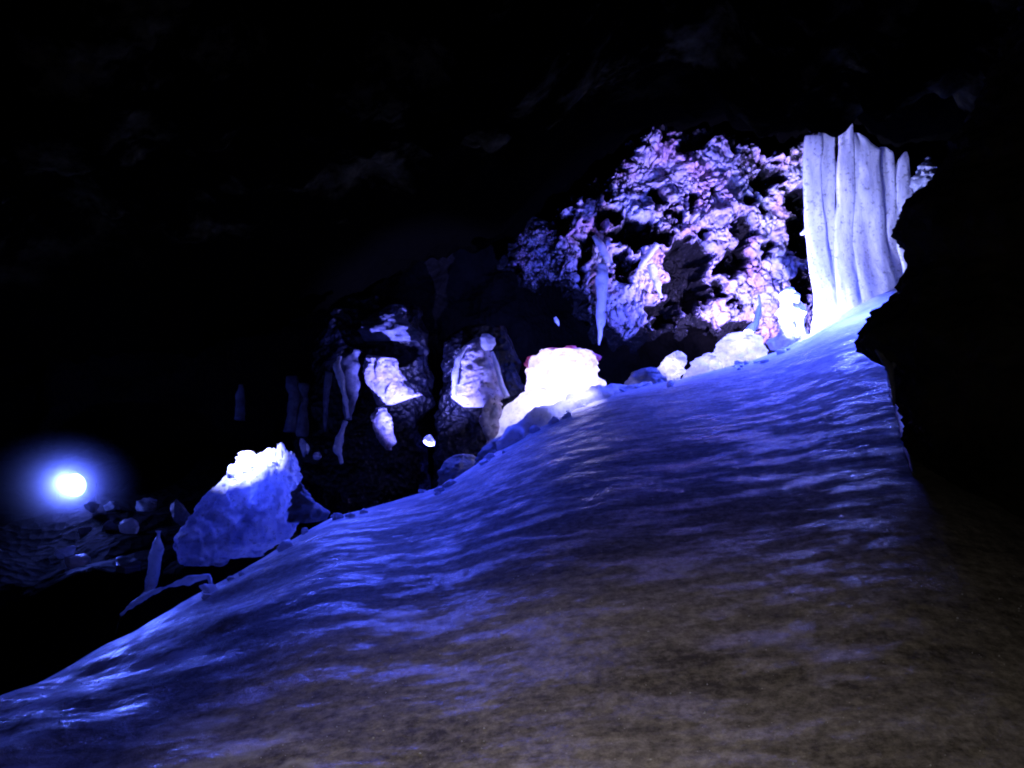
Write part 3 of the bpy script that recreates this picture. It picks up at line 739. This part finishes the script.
# hidden behind the crest: the frosted wall, the curtain, the boulders
lamp('wall_lamp', at(733, 351, 10.2), 1050, (.38, .31, 1.0), 0, 125, at(748, 205, 11.7))
lamp('wall_lamp', at(612, 394, 9.6), 480, (.11, .14, 1.0), 0, 130, at(640, 240, 11.7))
lamp('curtain_light', at(772, 347, 9.4), 1350, (.44, .47, 1.0), 0, 75, at(862, 215, 10.4), .9)
# lamps in the white block and stump, one behind the crest, added fills
lamp('curtain_light', at(840, 285, 9.1), 42, (.14, .20, 1.0))  # fill added in the open air before the curtain
lamp('boulder_glow', at(742, 352, 9.75), 8, (.62, .55, 1.0))  # point lights added inside the boulders to make them glow
lamp('boulder_glow', at(710, 369, 9.5), 3, (.62, .55, 1.0))
lamp('boulder_glow', at(671, 367, 9.35), 2.5, (.62, .55, 1.0))
lamp('block_lamp', at(562, 384, 8.9), 27, (.72, .62, 1.0))
lamp('block_lamp', at(552, 416, 8.5), 19, (.75, .66, 1.0))
lamp('crest_fill', at(588, 352, 8.05), 48, (.52, .50, 1.0), 0, 85, at(568, 414, 8.2), .9)  # spot added in mid-air to brighten snow bank and block
lamp('stump_light', at(258, 490, 7.45), 5, (.05, .09, 1.0))
lamp('stump_light', at(225, 385, 7.0), 900, (.55, .56, 1.0), 0, 46, at(248, 453, 7.5), 1)  # spot added in mid-air to whiten the stump's top
lamp('rock_lamp', at(432, 505, 8.4), 1900, (.20, .20, 1.0), 0, 60, at(425, 380, 9.4), .8)
# unseen lights added under the ceiling lip, washing down over the slope
lamp('slope_wash', at(790, 138, 10.25), 2700, BLUE, .2, 92, at(755, 350, 9.5), 1)
lamp('slope_wash', at(400, 262, 8.8), 600, BLUE, 0, 68, at(430, 495, 7.0), 1)
# the floodlight's own beam
fb = lamp('floodlight_beam', LP + np.array((0, -.05, 0)), 900, (.06, .11, 1.0), .05, 34, (-1.75, 3.9, .42), .5)
lamp('glint_fill', at(318, 318, 9.0), 620, (.06, .10, 1.0), 0, 40, (-1.45, 3.7, .1), 1)  # separate unseen light added high at the rear for slope glints
lamp('floodlight_spill', LP + np.array((.05, -.25, .05)), 50, (.10, .16, 1.0), 0)
mb = lamp('floodlight_beam', LP + np.array((0, -.06, 0)), 58, (.08, .11, 1.0), 0, 120, (0, 0, 1.5), .3)
# weak warm light of the visitors' path behind the camera
pl = lamp('path_lamp', (-.9, .9, 2.1), 115, (1, .87, .77), .08, 72, (.15, 2.35, .1), 1)
pl2 = lamp('path_lamp', (-.6, -1.4, 2.4), 16, (1, .90, .78), .15)

# ------------------------------------------------------------------ world, camera, output
w = bpy.data.worlds.new('World'); S.world = w; w.use_nodes = True
nt = w.node_tree; bg = nt.nodes['Background']
sky = nt.nodes.new('ShaderNodeTexSky'); sky.sky_type = 'NISHITA'; sky.sun_disc = False; sky.sun_elevation = math.radians(-4)
nt.links.new(sky.outputs[0], bg.inputs['Color']); bg.inputs['Strength'].default_value = .002

cam = bpy.data.cameras.new('camera'); cam.lens = F / 1024 * 36; cam.sensor_width = 36; cam.clip_end = 200
co = bpy.data.objects.new('camera', cam); COL.objects.link(co)
co.location = (0, 0, EYE); co.rotation_euler = (math.radians(90), 0, 0)
S.camera = co
S.render.engine = 'CYCLES'
S.view_settings.view_transform = 'Standard'; S.view_settings.look = 'None'; S.view_settings.exposure = 0
S.render.resolution_x = 1024; S.render.resolution_y = 768
S.cycles.filter_width = 2.0
